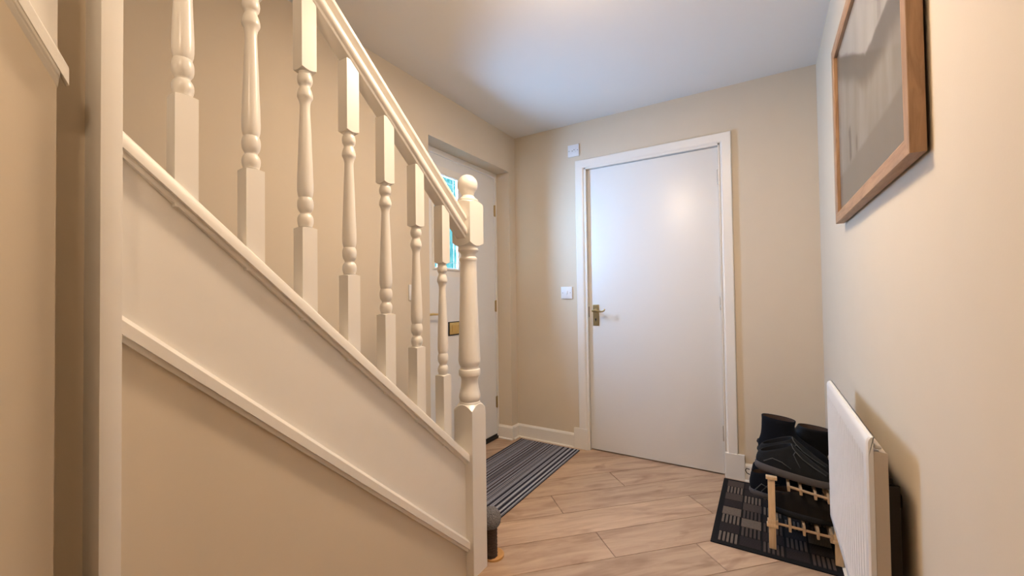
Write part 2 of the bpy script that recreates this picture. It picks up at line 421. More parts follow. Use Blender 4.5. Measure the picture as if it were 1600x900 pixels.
rs = [ring4(t, x) for t, x in ((.020, XD), (.020, XD+.004), (.014, XD+.009), (.006, XD+.0105), (.001, XD+.006), (0, XD-.009), (.060, XD-.009), (.060, XD), (.020, XD))]
for a, c in zip(rs, rs[1:]):
    for q in range(4): bm.faces.new((a[q], a[(q+1) % 4], c[(q+1) % 4], c[q]))
wf = obj('glazing_bead', bm, M_gloss, d2)
pane = obj('pane', B(XD-.0085, XD-.0045, GY0, GY1, GZ0, GZ1), M_dglass, d2)
bm = bmesh.new()
for yy in (GY0+.030, GY1-.030, ): tube(bm, [(XD-.0035, yy, GZ0), (XD-.0035, yy, GZ1)], .0028, 6)
for zz in (GZ0+.035, GZ1-.035): tube(bm, [(XD-.0035, GY0, zz), (XD-.0035, GY1, zz)], .0028, 6)
obj('came', bm, paint('pale_came', (.45, .62, .62), .4, 20, 0, .02), pane)
for z in (1.756, 1.016, .277): hinge(d2, XD+.004, 2.6520, z, M_brass, nx=1)
lb = obj('letterbox', B(XD, XD+.007, 2.098, 2.372, .842, .920, bev=.002), M_brassbright, d2, smooth=30)
obj('letterbox_flap', B(XD+.007, XD+.010, 2.118, 2.352, .857, .905, bev=.001), M_brassbright, lb)
obj('letterbox_rim', B(XD, XD+.004, 2.088, 2.382, .834, .926), M_black, lb)
h2 = obj('handle_plate', B(XD, XD+.006, 1.846, 1.884, .93, 1.05, bev=.002), M_brassbright, d2, smooth=30)
bm = bmesh.new(); lathe(bm, [(.010, 0), (.010, .04)], (XD+.005, 1.865, .985), 14, 'X')
tube(bm, [(XD+.042, 1.860, .985), (XD+.044, 1.90, .986), (XD+.044, 1.95, .983), (XD+.043, 1.985, .981), (XD+.036, 1.996, .981)], [.008, .007, .006, .006, .005], 10)
obj('lever', bm, M_brassbright, h2, smooth=50)

# ---------------------------------------------------------------- staircase
st = thing('staircase', 'white painted staircase with turned balusters and a ball topped newel post', 'staircase', (XP, 1.33, 0))
XC = -1.0275
for i in range(6):
    z1 = .2*(i+1); y1 = 1.33-.2275*i
    xr = XP-.034 if i < 3 else -1.121; bm = bmesh.new(); box(bm, XL+.001, xr, y1-.2275-.01, y1+.022, z1-.03, z1, bev=.006)
    obj('tread', bm, M_carpet, st)
    obj('riser', B(XL+.001, xr, y1-.018, y1, z1-.2, z1-.03), M_carpet, st)
obj('landing', B(XL+.001, -1.121, -1.2, 1.33-.2275*6+.0, 1.17, 1.2), M_carpet, st)
# string board (the big raking white panel)
bm = bmesh.new(); ya, yb_ = .2560, 1.2875
prism(bm, [(ya, zlow(ya)), (yb_, zlow(yb_)), (yb_, ztrim(yb_)-.02), (ya, ztrim(ya)-.02)], 'x', XP-.032, XP)
obj('string_board', bm, M_satin, st)
# capping that carries the balusters
cap = [(-.9965, -.0345), (-.9965, -.0085), (-.9985, -.0045), (-1.006, 0), (-1.052, 0), (-1.0585, -.006), (-1.0585, -.0345)]
bm = bmesh.new(); sweep(bm, cap, ya, ztrim(ya), 1.2865, ztrim(1.2865))
und = [(-1.0085, -.0475), (-1.006, -.043), (-1.006, -.034), (-1.03, -.034), (-1.03, -.0475)]
obj('string_capping', bm, M_grained, st, smooth=35)
bm = bmesh.new(); sweep(bm, und, ya, ztrim(ya), 1.2865, ztrim(1.2865)); obj('capping_bead', bm, M_satin, st, smooth=35)
# lower moulding
low = [(-.9985, 0), (-.9985, .0255), (-1.0005, .0285), (-1.008, .036), (XP-.004, .037), (XP-.004, 0)]
bm = bmesh.new(); sweep(bm, low, ya, zlow(ya), 1.2865, zlow(1.2865)); obj('lower_moulding', bm, M_grained, st, smooth=35)
lo2 = [(-1.009, -.013), (-1.007, -.008), (-1.007, .001), (XP-.004, .001), (XP-.004, -.013)]
bm = bmesh.new(); sweep(bm, lo2, ya, zlow(ya), 1.2865, zlow(1.2865)); obj('moulding_bead', bm, M_satin, st, smooth=35)
# balusters
def shoulder_block(bm, w, z0, z1, k0, k1, r0=None, r1=None, c=(0, 0), n=8, dz=.004):
    h = w/2; per = []
    for sx, sy, dx, dy in ((-1, -1, 1, 0), (1, -1, 0, 1), (1, 1, -1, 0), (-1, 1, 0, -1)):
        for i in range(n):
            per.append((h*sx+dx*w*i/n, h*sy+dy*w*i/n))
    def ring(z, k, sgn):
        return [bm.verts.new((c[0]+x, c[1]+y, z+sgn*k*(math.hypot(x, y)-h))) for x, y in per]
    a, b = ring(z0, k0, 1), ring(z1, k1, -1); N = len(per)
    for i in range(N): bm.faces.new((a[i], a[(i+1) % N], b[(i+1) % N], b[i]))
    for rg, r, z, k, s in ((a, r0, z0, k0, -1), (b, r1, z1, k1, 1)):
        if r is None:
            bm.faces.new(rg); continue
        cc = [bm.verts.new((c[0]+r*x/math.hypot(x, y), c[1]+r*y/math.hypot(x, y), z+s*dz)) for x, y in per]
        for i in range(N): bm.faces.new((rg[i], rg[(i+1) % N], cc[(i+1) % N], cc[i]))
        bm.faces.new(cc)
BP = [(.0165, .002), (.0170, .006), (.0180, .0085), (.0192, .014), (.0195, .020), (.0190, .026), (.0172, .031), (.0150, .0345), (.0132, .0365),
      (.0130, .0385), (.0135, .0405), (.0150, .043), (.0178, .048), (.0193, .055), (.0197, .063), (.0192, .070), (.0178, .0755), (.0165, .0785), (.0160, .0800),
      (.0170, .083), (.0186, .090), (.0195, .100), (.0196, .112), (.0192, .130), (.0180, .165), (.0167, .200), (.0154, .240), (.0141, .275), (.0129, .305), (.0124, .320), (.0128, .328),
      (.0145, .336), (.0170, .342), (.0188, .345), (.0192, .349), (.0188, .355), (.0170, .363), (.0148, .369), (.0134, .3725), (.0133, .3755),
      (.0145, .3785), (.0150, .3800), (.0165, .3815), (.0183, .387), (.0188, .393), (.0182, .400), (.0170, .4045), (.0160, .406), (.0158, .4105), (.0165, .413)]
def zrail(y): return 1.3257+.8764*(1.286-y)          # underside of the handrail
for i in range(7):
    y = .3665+.1341*i; zb = 1.2827+(.632-y)*.887
    bm = bmesh.new()
    shoulder_block(bm, .041, ztrim(y)-.035, zb, 0, .28, None, .0165, (XC, y), 4, .001)
    lathe(bm, [(r, zb+h) for r, h in BP], (XC, y, 0), 24)
    shoulder_block(bm, .041, zb+.414, zrail(y)+.006, .55, 0, .0165, None, (XC, y), 4, .001)
    obj('baluster', bm, M_gloss, st, smooth=28)
# handrail
rail = [(-1.0060, -.001), (-1.0045, .002), (-1.0040, .009), (-1.0000, .012), (-.9975, .016), (-.9960, .024), (-.9965, .036), (-1.0020, .045), (-1.0095, .051), (-1.0125, .058), (-1.0080, .066),
        (-.9995, .073), (-.9985, .081), (-1.0010, .089), (-1.0070, .095), (-1.0170, .0995), (-1.0275, .101)]
rail = rail + [(2*XC-x, d) for x, d in rail[-2::-1]]
rail += [(-1.0480, 0), (-1.0480, .005), (-1.0070-.0, .005)][0:1] + [(-1.0480, .004), (-1.0070-.0, .004)][0:0]
bm = bmesh.new(); sweep(bm, rail, .245, zrail(.245), 1.2868, zrail(1.2868))
obj('handrail', bm, M_gloss, st, smooth=40)
# newel post
YN = 1.331
bm = bmesh.new()
shoulder_block(bm, .09, 0, .664, 0, 1.15, None, .0405, (XC, YN), 12, .002)
NP = [(.041, .662), (.0425, .667), (.0415, .671), (.039, .674), (.0415, .678), (.0435, .688), (.0425, .700), (.0395, .712), (.0365, .724), (.034, .740), (.033, .756), (.0345, .766), (.038, .772),
      (.0430, .777), (.0446, .784), (.0444, .793), (.0430, .800), (.0385, .803), (.0365, .807), (.0365, .811), (.040, .817), (.0435, .827), (.0445, .840), (.0432, .870), (.0402, .950), (.0362, 1.08), (.0335, 1.20), (.0330, 1.234),
      (.0350, 1.2385), (.0365, 1.243), (.0365, 1.248), (.034, 1.251), (.0300, 1.255), (.0288, 1.262), (.0305, 1.269), (.034, 1.2735), (.0395, 1.2765), (.0425, 1.281), (.0425, 1.286), (.0400, 1.290), (.0395, 1.294), (.040, 1.302)]
lathe(bm, NP, (XC, YN, 0), 40)
shoulder_block(bm, .09, 1.298, 1.478, .7, .5, .0400, .0415, (XC, YN), 12, .002)
nw = obj('newel_post', bm, M_gloss, st, smooth=28)
bm = bmesh.new()
prof = [(.038, 1.477), (.0415, 1.479), (.0425, 1.484), (.041, 1.489), (.034, 1.4915), (.031, 1.495), (.0285, 1.500), (.024, 1.504)]
for k in range(1, 17):
    a = -math.pi/2+.62+(math.pi-.62)*k/16.2; prof.append((.0415*math.cos(a), 1.5495+.0415*math.sin(a)))
lathe(bm, prof, (XC, YN, 0), 36)
obj('ball_finial', bm, M_gloss, nw, smooth=50)
# tall white post at the turn
bm = bmesh.new(); box(bm, -1.074, -.9825, .2316, .2610, 0, H-.001, bev=.0012)
obj('tall_post', bm, M_satin, st, smooth=30, label='tall white post reaching the ceiling')
# upper steep string and its moulding on the near wall
def zst(y): return 1.4626+1.965*(.1963-y)
bm = bmesh.new(); prism(bm, [(-.26, zst(-.26)+.0), (.1856, zst(.1856)), (.1856, H-.001), (-.26, H-.001)], 'x', XP, XP+.003)
obj('upper_string', bm, M_satin, st)
um = [(-.9985, 0), (-.9985, .026), (-1.002, .032), (-1.0175, .034), (-1.0175, .003), (-1.001, 0)]
bm = bmesh.new(); sweep(bm, um, -.26, zst(-.26), .1963, zst(.1963))
bm2 = bmesh.new(); sweep(bm2, [(-1.004, .002), (-1.0045, -.006), (-1.007, -.009), (-1.010, -.007), (-1.0115, -.012), (XP, -.022), (XP, .002)], -.26, zst(-.26), .1868, zst(.1868)); obj('moulding_bead', bm2, M_satin, st)
obj('steep_moulding', bm, M_grained, st)

# ---------------------------------------------------------------- switches
sw = thing('light_switch', 'small white single light switch left of the inner door', 'light switch', (-1.2328, YB, 1.11))
obj('plate', B(-1.2763, -1.1893, YB-.009, YB, 1.0667, 1.1537, bev=.002), M_plastic, sw, smooth=30)
bm = bmesh.new(); box(bm, -1.2405, -1.2255, YB-.0135, YB-.008, 1.096, 1.124, bev=.002)
obj('rocker', bm, M_plastic, sw, smooth=30)
for dx in (-.0303, .0303):
    bm = bmesh.new(); lathe(bm, [(.003, 0), (.003, -.001)], (-1.2328+dx, YB-.009, 1.11), 10, 'Y'); obj('screw', bm, M_grey, sw)
tp = thing('wall_plate', 'small white fused outlet plate high on the wall above the left architrave', 'wall plate', (-1.162, YB, 2.139))
obj('plate', B(-1.205, -1.119, YB-.009, YB, 2.096, 2.182, bev=.002), M_plastic, tp, smooth=30)
bm = bmesh.new(); box(bm, -1.183, -1.141, YB-.012, YB-.008, 2.124, 2.154, bev=.0015); obj('fuse_cover', bm, M_plastic, tp, smooth=30)
bm = bmesh.new(); box(bm, -1.172, -1.165, YB-.0128, YB-.0118, 2.132, 2.139); box(bm, -1.158, -1.151, YB-.0128, YB-.0118, 2.139, 2.146); obj('marking', bm, M_grey, tp)
for dx in (-.033, .033):
    bm = bmesh.new(); lathe(bm, [(.0035, 0), (.0035, -.001)], (-1.162+dx, YB-.009, 2.139), 10, 'Y'); obj('screw', bm, M_grey, tp)
s2 = thing('stair_light_switch', 'white switch plate on the left wall glimpsed between two balusters', 'light switch', (XL, 1.662, 1.12))
obj('plate', B(XL, XL+.009, 1.619, 1.705, 1.077, 1.163, bev=.002), M_plastic, s2, smooth=30)
bm = bmesh.new(); box(bm, XL+.008, XL+.0135, 1.654, 1.669, 1.106, 1.134, bev=.002); obj('rocker', bm, M_plastic, s2, smooth=30)

# ---------------------------------------------------------------- picture
FX = .231
pf = thing('framed_picture', 'oak framed pale grey picture hanging above the radiator', 'picture', (XR, 1.49, 1.345))
y0, y1, z0, z1, fw = 1.024, 1.950, 1.3475, 1.995, .037
pf.rotation_euler = (0, 0, 0)
def frame_piece(name, a, b, inn, out, axis, mat):
    bm = bmesh.new()
    if axis == 'z':  # stile between z a..b, y out..inn mitred
        s = 1 if inn > out else -1
        prof = [(0, XR-.006), (0, FX+.001), (.001, FX), (fw-.006, FX), (fw, FX+.003), (fw, FX+.012), (fw-.003, XR-.006)]
        va = [bm.verts.new((x, out+s*t, a+t)) for t, x in prof]; vb = [bm.verts.new((x, out+s*t, b-t)) for t, x in prof]
    else:
        s = 1 if inn > out else -1
        prof = [(0, XR-.006), (0, FX+.001), (.001, FX), (fw-.006, FX), (fw, FX+.003), (fw, FX+.012), (fw-.003, XR-.006)]
        va = [bm.verts.new((x, a+t, out+s*t)) for t, x in prof]; vb = [bm.verts.new((x, b-t, out+s*t)) for t, x in prof]
    n = len(va)
    for i in range(n): bm.faces.new((va[i], va[(i+1) % n], vb[(i+1) % n], vb[i]))
    bm.faces.new(va); bm.faces.new(vb[::-1])
    return obj(name, bm, mat, pf)
frame_piece('frame_stile', z0, z1, y0+fw, y0, 'z', M_oak)
frame_piece('frame_stile', z0, z1, y1-fw, y1, 'z', M_oak)
frame_piece('frame_rail', y0, y1, z0+fw, z0, 'y', M_oakh)
frame_piece('frame_rail', y0, y1, z1-fw, z1, 'y', M_oakh)
obj('backboard', B(XR-.008, XR-.005, y0+.004, y1-.004, z0+.004, z1-.004), M_black, pf)
# the print: pale misty picture with a dark slope, a light field and two thin figures
m, nt, b = nodes('misty_print'); N = nt.nodes.new; L = nt.links.new
def mth(op, *ins, clamp=False):
    n = N('ShaderNodeMath'); n.operation = op; n.use_clamp = clamp
    for i, v in enumerate(ins):
        if hasattr(v, 'links') or hasattr(v, 'node'): L(v, n.inputs[i])
        else: n.inputs[i].default_value = v
    return n.outputs[0]
tc = N('ShaderNodeTexCoord'); sp = N('ShaderNodeSeparateXYZ'); L(tc.outputs['Object'], sp.inputs[0])
U = mth('MULTIPLY', mth('SUBTRACT', y1, sp.outputs['Y']), 1/(y1-y0)); V = mth('MULTIPLY', mth('SUBTRACT', sp.outputs['Z'], z0), 1/(z1-z0))
nz = N('ShaderNodeTexNoise'); nz.inputs['Scale'].default_value = 7; nz.inputs['Detail'].default_value = 6; nz.inputs['Distortion'].default_value = .5; L(tc.outputs['Object'], nz.inputs[0])
mpv = N('ShaderNodeMapping'); mpv.inputs['Scale'].default_value = (1, 1, .22); L(tc.outputs['Object'], mpv.inputs[0])
nv = N('ShaderNodeTexNoise'); nv.inputs['Scale'].default_value = 15; nv.inputs['Detail'].default_value = 5; L(mpv.outputs[0], nv.inputs[0])
def step(val, width=.02):  # soft 0..1 where val > 0
    n = N('ShaderNodeMapRange'); n.interpolation_type = 'SMOOTHSTEP'; L(val, n.inputs[0]); n.inputs[1].default_value = -width; n.inputs[2].default_value = width
    return n.outputs[0]
jit = mth('MULTIPLY', mth('SUBTRACT', nz.outputs['Fac'], .5), .06)
def edge(a, bb, c, width=.02):  # a*U + b*V + c > 0
    return step(mth('ADD', mth('ADD', mth('MULTIPLY', U, a), mth('MULTIPLY', V, bb)), mth('ADD', jit, c)), width)
def mixc(f, ca, cb):
    n = N('ShaderNodeMix'); n.data_type = 'RGBA'; L(f, n.inputs[0])
    for k, v in ((6, ca), (7, cb)):
        if isinstance(v, tuple): n.inputs[k].default_value = (*v, 1)
        else: L(v, n.inputs[k])
    return n.outputs[2]
line = mth('SUBTRACT', .985, mth('MULTIPLY', U, .71))
hor = mth('ADD', mth('MAXIMUM', line, .60), jit)
sky_f = step(mth('SUBTRACT', V, hor), .012)
band = mth('MULTIPLY', mth('SUBTRACT', 1., sky_f), step(mth('SUBTRACT', V, mth('SUBTRACT', mth('ADD', hor, jit), .13)), .04))
floor_f = mth('SUBTRACT', 1., step(mth('SUBTRACT', V, mth('ADD', .25, mth('MULTIPLY', jit, .4))), .015))
streak = step(mth('SUBTRACT', nv.outputs['Fac'], .48), .22)
base = mixc(streak, (.31, .27, .22), (.47, .43, .375))
base = mixc(mth('MULTIPLY', nz.outputs['Fac'], .6), base, (.25, .21, .165))
base = mixc(mth('MULTIPLY', sky_f, .75), base, mixc(streak, (.50, .47, .42), (.60, .58, .53)))
base = mixc(mth('MULTIPLY', band, .85), base, (.135, .11, .082))
base = mixc(mth('MULTIPLY', floor_f, .85), base, (.23, .195, .155))
def stroke(u, v0, v1, wd):
    d = mth('ABSOLUTE', mth('SUBTRACT', mth('ADD', U, mth('MULTIPLY', jit, .6)), u))
    a = mth('SUBTRACT', 1., step(mth('SUBTRACT', d, wd), .006))
    return mth('MULTIPLY', mth('MULTIPLY', a, step(mth('SUBTRACT', V, v0), .02)), step(mth('SUBTRACT', v1, V), .02))
base = mixc(mth('MULTIPLY', stroke(.27, .26, .43, .018), .85), base, (.07, .05, .04))
base = mixc(mth('MULTIPLY', stroke(.385, .26, .335, .015), .7), base, (.09, .07, .055))
base = mixc(mth('MULTIPLY', stroke(.72, .61, .98, .02), .4), base, (.16, .13, .10))
base = mixc(mth('ADD', 0., .28), base, (.06, .045, .03))
L(base, b.inputs['Base Color']); b.inputs['Roughness'].default_value = .8
obj('print', B(FX+.013, XR-.009, y0+fw-.002, y1-fw+.002, z0+fw-.002, z1-fw+.002), m, pf)
obj('picture_glass', B(FX+.010, FX+.012, y0+fw-.001, y1-fw+.001, z0+fw-.001, z1-fw+.001), M_pglass, pf)

# ---------------------------------------------------------------- radiator
rd = thing('radiator', 'white ribbed panel radiator on the right wall', 'radiator', (XR, 1.53, .28))
X0, ry0, ry1, rz0, rz1 = .182, 1.187, 1.870, .2825, .774
# front panel: flutes pressed in the sheet
bm = bmesh.new(); nfl = 20; rows = []; ys = []
for i in range(nfl*6+1):
    t = i/(nfl*6); y = lin(ry0+.022, ry1-.022, t); ph = (t*nfl) % 1
    d = .008*max(0, min(1, 3*(math.sin(math.pi*ph)-.62)))
    ys.append((y, d))
ys = [(ry0, .004), (ry0+.004, .0005), (ry0+.010, 0)]+ys+[(ry1-.010, 0), (ry1-.004, .0005), (ry1, .004)]
zs = [(rz0, 0, .006), (rz0+.005, 0, .001), (rz0+.012, 0, 0), (rz0+.030, 0, 0), (rz0+.042, 1, 0), (rz1-.060, 1, 0), (rz1-.048, 0, 0), (rz1-.014, 0, 0), (rz1-.006, 0, .002), (rz1-.001, 0, .006), (rz1, 0, .011)]
for z, k, s in zs: rows.append([bm.verts.new((X0+d*(k if y > ry0+.012 and y < ry1-.012 else 1)+s, y, z)) for y, d in ys])
for a, bb in zip(rows, rows[1:]):
    for i in range(len(ys)-1): bm.faces.new((a[i], a[i+1], bb[i+1], bb[i]))
back = [[bm.verts.new((X0+.013, y, z)) for y in (ry0, ry1)] for z in (rz0, rz1)]
bm.faces.new((back[0][0], back[0][1], back[1][1], back[1][0]))
bm.faces.new([r[0] for r in rows]+[back[1][0], back[0][0]]); bm.faces.new([r[-1] for r in rows]+[back[1][1], back[0][1]])
bm.faces.new(rows[-1]+[back[1][1], back[1][0]]); bm.faces.new(rows[0]+[back[0][1], back[0][0]])
obj('front_panel', bm, M_rad, rd, smooth=25)
obj('side_cover', B(X0+.0135, .2194, ry0+.002, ry0+.006, rz0+.02, .742, bev=.001), M_radside, rd)
obj('side_cover', B(X0+.0135, .2194, ry1-.006, ry1-.002, rz0+.02, .742, bev=.001), M_radside, rd)
obj('rear_panel', B(.207, .2194, ry0+.006, ry1-.006, rz0+.01, .738, bev=.002), M_radside, rd)
bm = bmesh.new()
for i in range(26):
    y = ry0+.02+i*.0255
    box(bm, X0+.0135, .207, y, y+.003, .725, .741)
box(bm, X0+.0135, .207, ry0+.01, ry1-.01, .722, .727)
obj('top_grille', bm, M_rad, rd)
bm = bmesh.new(); y = ry0+.014
while y < ry1-.05:
    for a in ((0, .2196, .2196, .0), ):
        prism(bm, [(.2194, y), (.2194, y+.002), (.240, y+.009), (.240, y+.013), (.2194, y+.020), (.2194, y+.022), (.2415, y+.014), (.2415, y+.008)], 'z', .315, .655+.012*math.sin(y*90))
    y += .030
cf = obj('convector_fins', bm, M_fin, rd)
for yy in (ry0+.10, ry1-.12):
    for zz in (.36, .59): obj('wall_bracket', B(.2194, XR-.001, yy, yy+.025, zz, zz+.03, bev=.002), M_fin, rd)
bm = bmesh.new(); lathe(bm, [(.004, 0), (.004, .006), (.003, .010)], (.199, ry0+.004, .752), 10, 'X'); tube(bm, [(.2, ry0+.02, .752), (.2, ry0+.002, .752)], .004, 10)
obj('air_vent', bm, M_steel, rd, smooth=40)
bm = bmesh.new(); tube(bm, [(.205, ry0-.02, rz0+.03), (.205, ry0-.02, 0.0)], .0075, 10); obj('pipe', bm, M_rad, rd, smooth=40)
bm = bmesh.new(); lathe(bm, [(.012, 0), (.014, .01), (.014, .035), (.010, .045)], (.205, ry0-.02, .28), 14); tube(bm, [(.205, ry0-.02, .30), (.205, ry0+.01, .30)], .008, 10); obj('valve', bm, M_rad, rd, smooth=40)

# ---------------------------------------------------------------- mats
dm = thing('striped_door_mat', 'grey and black striped mat on the floor before the front door', 'mat', (-1.385, 2.16, 0))
m, nt, b = nodes('striped_yarn'); N = nt.nodes.new; L = nt.links.new
tc = N('ShaderNodeTexCoord'); sp = N('ShaderNodeSeparateXYZ'); L(tc.outputs['Object'], sp.inputs[0])
ramp = N('ShaderNodeValToRGB'); ramp.color_ramp.interpolation = 'CONSTANT'
rr = random.Random(5); pos = 0; cols = {'k': (.008, .009, .024), 'g': (.27, .28, .33), 'l': (.42, .44, .50), 'b': (.095, .075, .08), 'm': (.17, .175, .21)}
seq = 'mgbgkgbgmkgb' ; seqr = 'kglkgmkglkgl'
def ramp_from(rp, s):
    el = rp.color_ramp.elements
    while len(el) > 1: el.remove(el[-1])
    el[0].position = 0; el[0].color = (*cols[s[0]], 1)
    for i in range(1, len(s)):
        e = el.new(i/len(s)); e.color = (*cols[s[i]], 1)
mf = N('ShaderNodeMath'); mf.operation = 'MULTIPLY_ADD'; L(sp.outputs['X'], mf.inputs[0]); mf.inputs[1].default_value = 1/.12; mf.inputs[2].default_value = 1.62/.12+.0
fr = N('ShaderNodeMath'); fr.operation = 'FRACT'; L(mf.outputs[0], fr.inputs[0]); L(fr.outputs[0], ramp.inputs[0]); ramp_from(ramp, 'mgbkgmkbgmkgbgkmbgkg')
ramp2 = N('ShaderNodeValToRGB'); ramp2.color_ramp.interpolation = 'CONSTANT'
mr = N('ShaderNodeMapRange'); L(sp.outputs['X'], mr.inputs[0]); mr.inputs[1].default_value = -1.27; mr.inputs[2].default_value = -1.134; L(mr.outputs[0], ramp2.inputs[0]); ramp_from(ramp2, 'gmkkgmgkkglmkkglkklm')
gt = N('ShaderNodeMath'); gt.operation = 'GREATER_THAN'; L(sp.outputs['X'], gt.inputs[0]); gt.inputs[1].default_value = -1.27
mx = N('ShaderNodeMix'); mx.data_type = 'RGBA'; L(gt.outputs[0], mx.inputs[0]); L(ramp.outputs[0], mx.inputs[6]); L(ramp2.outputs[0], mx.inputs[7])
nz = N('ShaderNodeTexNoise'); nz.inputs['Scale'].default_value = 260; nz.inputs['Detail'].default_value = 3; L(tc.outputs['Object'], nz.inputs[0])
mx2 = N('ShaderNodeMix'); mx2.data_type = 'RGBA'; mx2.blend_type = 'OVERLAY'; mx2.inputs[0].default_value = .55; L(mx.outputs[2], mx2.inputs[6]); L(nz.outputs['Fac'], mx2.inputs[7])
L(mx2.outputs[2], b.inputs['Base Color']); b.inputs['Roughness'].default_value = .95
bp = N('ShaderNodeBump'); bp.inputs['Strength'].default_value = .6; bp.inputs['Distance'].default_value = .002; L(nz.outputs['Fac'], bp.inputs['Height']); L(bp.outputs[0], b.inputs['Normal'])
mx0, mx1_, my0, my1 = -1.610, -1.134, 1.60, 2.715
bm = bmesh.new(); nr = 76; prof = [(mx0, .0005)]
for i in range(nr+1):
    x = lin(mx0+.002, mx1_-.002, i/nr); prof.append((x, .0065 if i % 2 else .0045))
prof.append((mx1_, .0005))
va = [bm.verts.new((x, my0, z)) for x, z in prof]; vb = [bm.verts.new((x, my1, z)) for x, z in prof]
for i in range(len(prof)-1): bm.faces.new((va[i], va[i+1], vb[i+1], vb[i]))
bm.faces.new(va[::-1]+[]) ; bm.faces.new(vb)
o = obj('ribbed_pile', bm, m, dm)
bm = bmesh.new(); box(bm, mx0-.003, mx1_+.003, my0-.003, my1+.003, 0, .0025); obj('backing', bm, M_matblk, dm)

cm = thing('chequered_mat', 'dark mat with striped chequer blocks beneath the shoe rack', 'mat', (.007, 2.36, 0))
cx0, cx1, cy0, cy1 = -.229, .243, 2.008, 2.728
obj('mat_base', B(cx0, cx1, cy0, cy1, 0, .005, bev=.002), M_matblk, cm)
NX, NY = 5, 8; bx = (cx1-cx0-.044)/NX; by = (cy1-cy0-.044)/NY
rr = random.Random(11)
pat = ['vdmvd', 'lvdlv', 'dvlvm', 'vdvdl', 'mlvdv', 'dvdvd', 'vdlvm', 'ldvdv']
pat = ['vdvdv', 'dvdvd', 'vlvdl', 'lvdvd', 'dmvdv', 'mvdlv', 'vdvdm', 'mdmvd']
bmesh_cache = {}
for j in range(NY):
    for i in range(NX):
        t = pat[j][i]; bm = bmesh.new()
        wx, wy = bx/2-.003, by/2-.003
        if t == 'v':
            for k in range(5):
                a = lin(-wx, wx, (k+.22)/5); c = lin(-wx, wx, (k+.78)/5); box(bm, a, c, -wy, wy, .004, .0085)
            mt = M_rib_l if (i+j) % 3 == 0 or i == 0 else M_rib_m
        elif t == 'l':
            for k in range(7):
                a = lin(-wy, wy, (k+.08)/7); c = lin(-wy, wy, (k+.92)/7); box(bm, -wx, wx, a, c, .004, .0082)
            mt = M_rib_l
        else:
            for k in range(6):
                a = lin(-wy, wy, (k+.05)/6); c = lin(-wy, wy, (k+.95)/6); box(bm, -wx, wx, a, c, .004, .0072)
            mt = M_rib_d if t == 'd' else M_rib_m
        o = obj('ribbed_block', bm, mt, cm)
        o.matrix_parent_inverse = Matrix.Identity(4)
        o.location = (cx0+.022+bx*(i+.5)-cm.location.x, cy0+.022+by*(j+.5)-cm.location.y, 0)

# ---------------------------------------------------------------- shoe rack
ra = thing('shoe_rack', 'low two tier pine shoe rack on the dark mat beside the radiator', 'shoe rack', (.115, 2.33, .0085))
RY0, RY1 = 2.074, 2.585; G = .0085
def zup(x): return .2815-.142*(x-.066)
def zlo(x): return .1150-.03*(x-.10)
for yy in (RY0, RY1):
    for xx, top in ((.005, .300), (.228, .262)):
        p = obj('post', B(xx-.013, xx+.013, yy-.006, yy+.008, G, top, bev=.002), M_pine, ra, smooth=30)
        obj('post_cap', B(xx-.020, xx+.021, yy-.011, yy+.013, top, top+.012, bev=.002), M_pine, p, smooth=30)
        obj('post_collar', B(xx-.020, xx+.021, yy-.010, yy+.012, zlo(xx)-.018, zlo(xx)-.004, bev=.002), M_pine, p, smooth=30)
        obj('post_sleeve', B(xx-.017, xx+.018, yy-.008, yy+.010, zlo(xx)-.004, zlo(xx)+.012, bev=.001), M_pine, p, smooth=30)
    for fz in (zup, zlo):
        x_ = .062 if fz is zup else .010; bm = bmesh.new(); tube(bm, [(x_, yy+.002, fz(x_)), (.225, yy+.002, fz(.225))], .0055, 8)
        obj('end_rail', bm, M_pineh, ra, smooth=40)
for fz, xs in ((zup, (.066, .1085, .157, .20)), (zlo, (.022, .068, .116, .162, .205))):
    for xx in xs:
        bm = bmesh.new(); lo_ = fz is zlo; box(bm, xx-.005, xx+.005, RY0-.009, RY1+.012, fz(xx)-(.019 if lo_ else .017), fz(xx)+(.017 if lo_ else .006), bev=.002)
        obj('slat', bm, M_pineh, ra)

# ---------------------------------------------------------------- shoes
def outline(xh, xf, w, z, n=32, tilt=0., toe=.8, pinch=.86):
    pts = []
    for i in range(n):
        t = 2*math.pi*i/n; c, s = math.cos(t), math.sin(t)
        x = (xh+xf)/2+(xf-xh)/2*math.copysign(abs(c)**.85, c)
        q = (x-xh)/max(xf-xh, 1e-6)
        wd = w*(pinch+(1-pinch)*math.sin(min(1, q/.7)*math.pi/2)) if q < .7 else w
        y = wd*math.copysign(abs(s)**toe, s)
        pts.append(Vector((x, y, z+tilt*(x-(xh+xf)/2))))
    return pts
def loft(bm, rings, cap0=True, cap1=True):
    vr = [[bm.verts.new(p) for p in r] for r in rings]; n = len(vr[0])
    for a, b in zip(vr, vr[1:]):
        for i in range(n): bm.faces.new((a[i], a[(i+1) % n], b[(i+1) % n], b[i]))
    if cap0: bm.faces.new(vr[0][::-1])
    if cap1: bm.faces.new(vr[-1])
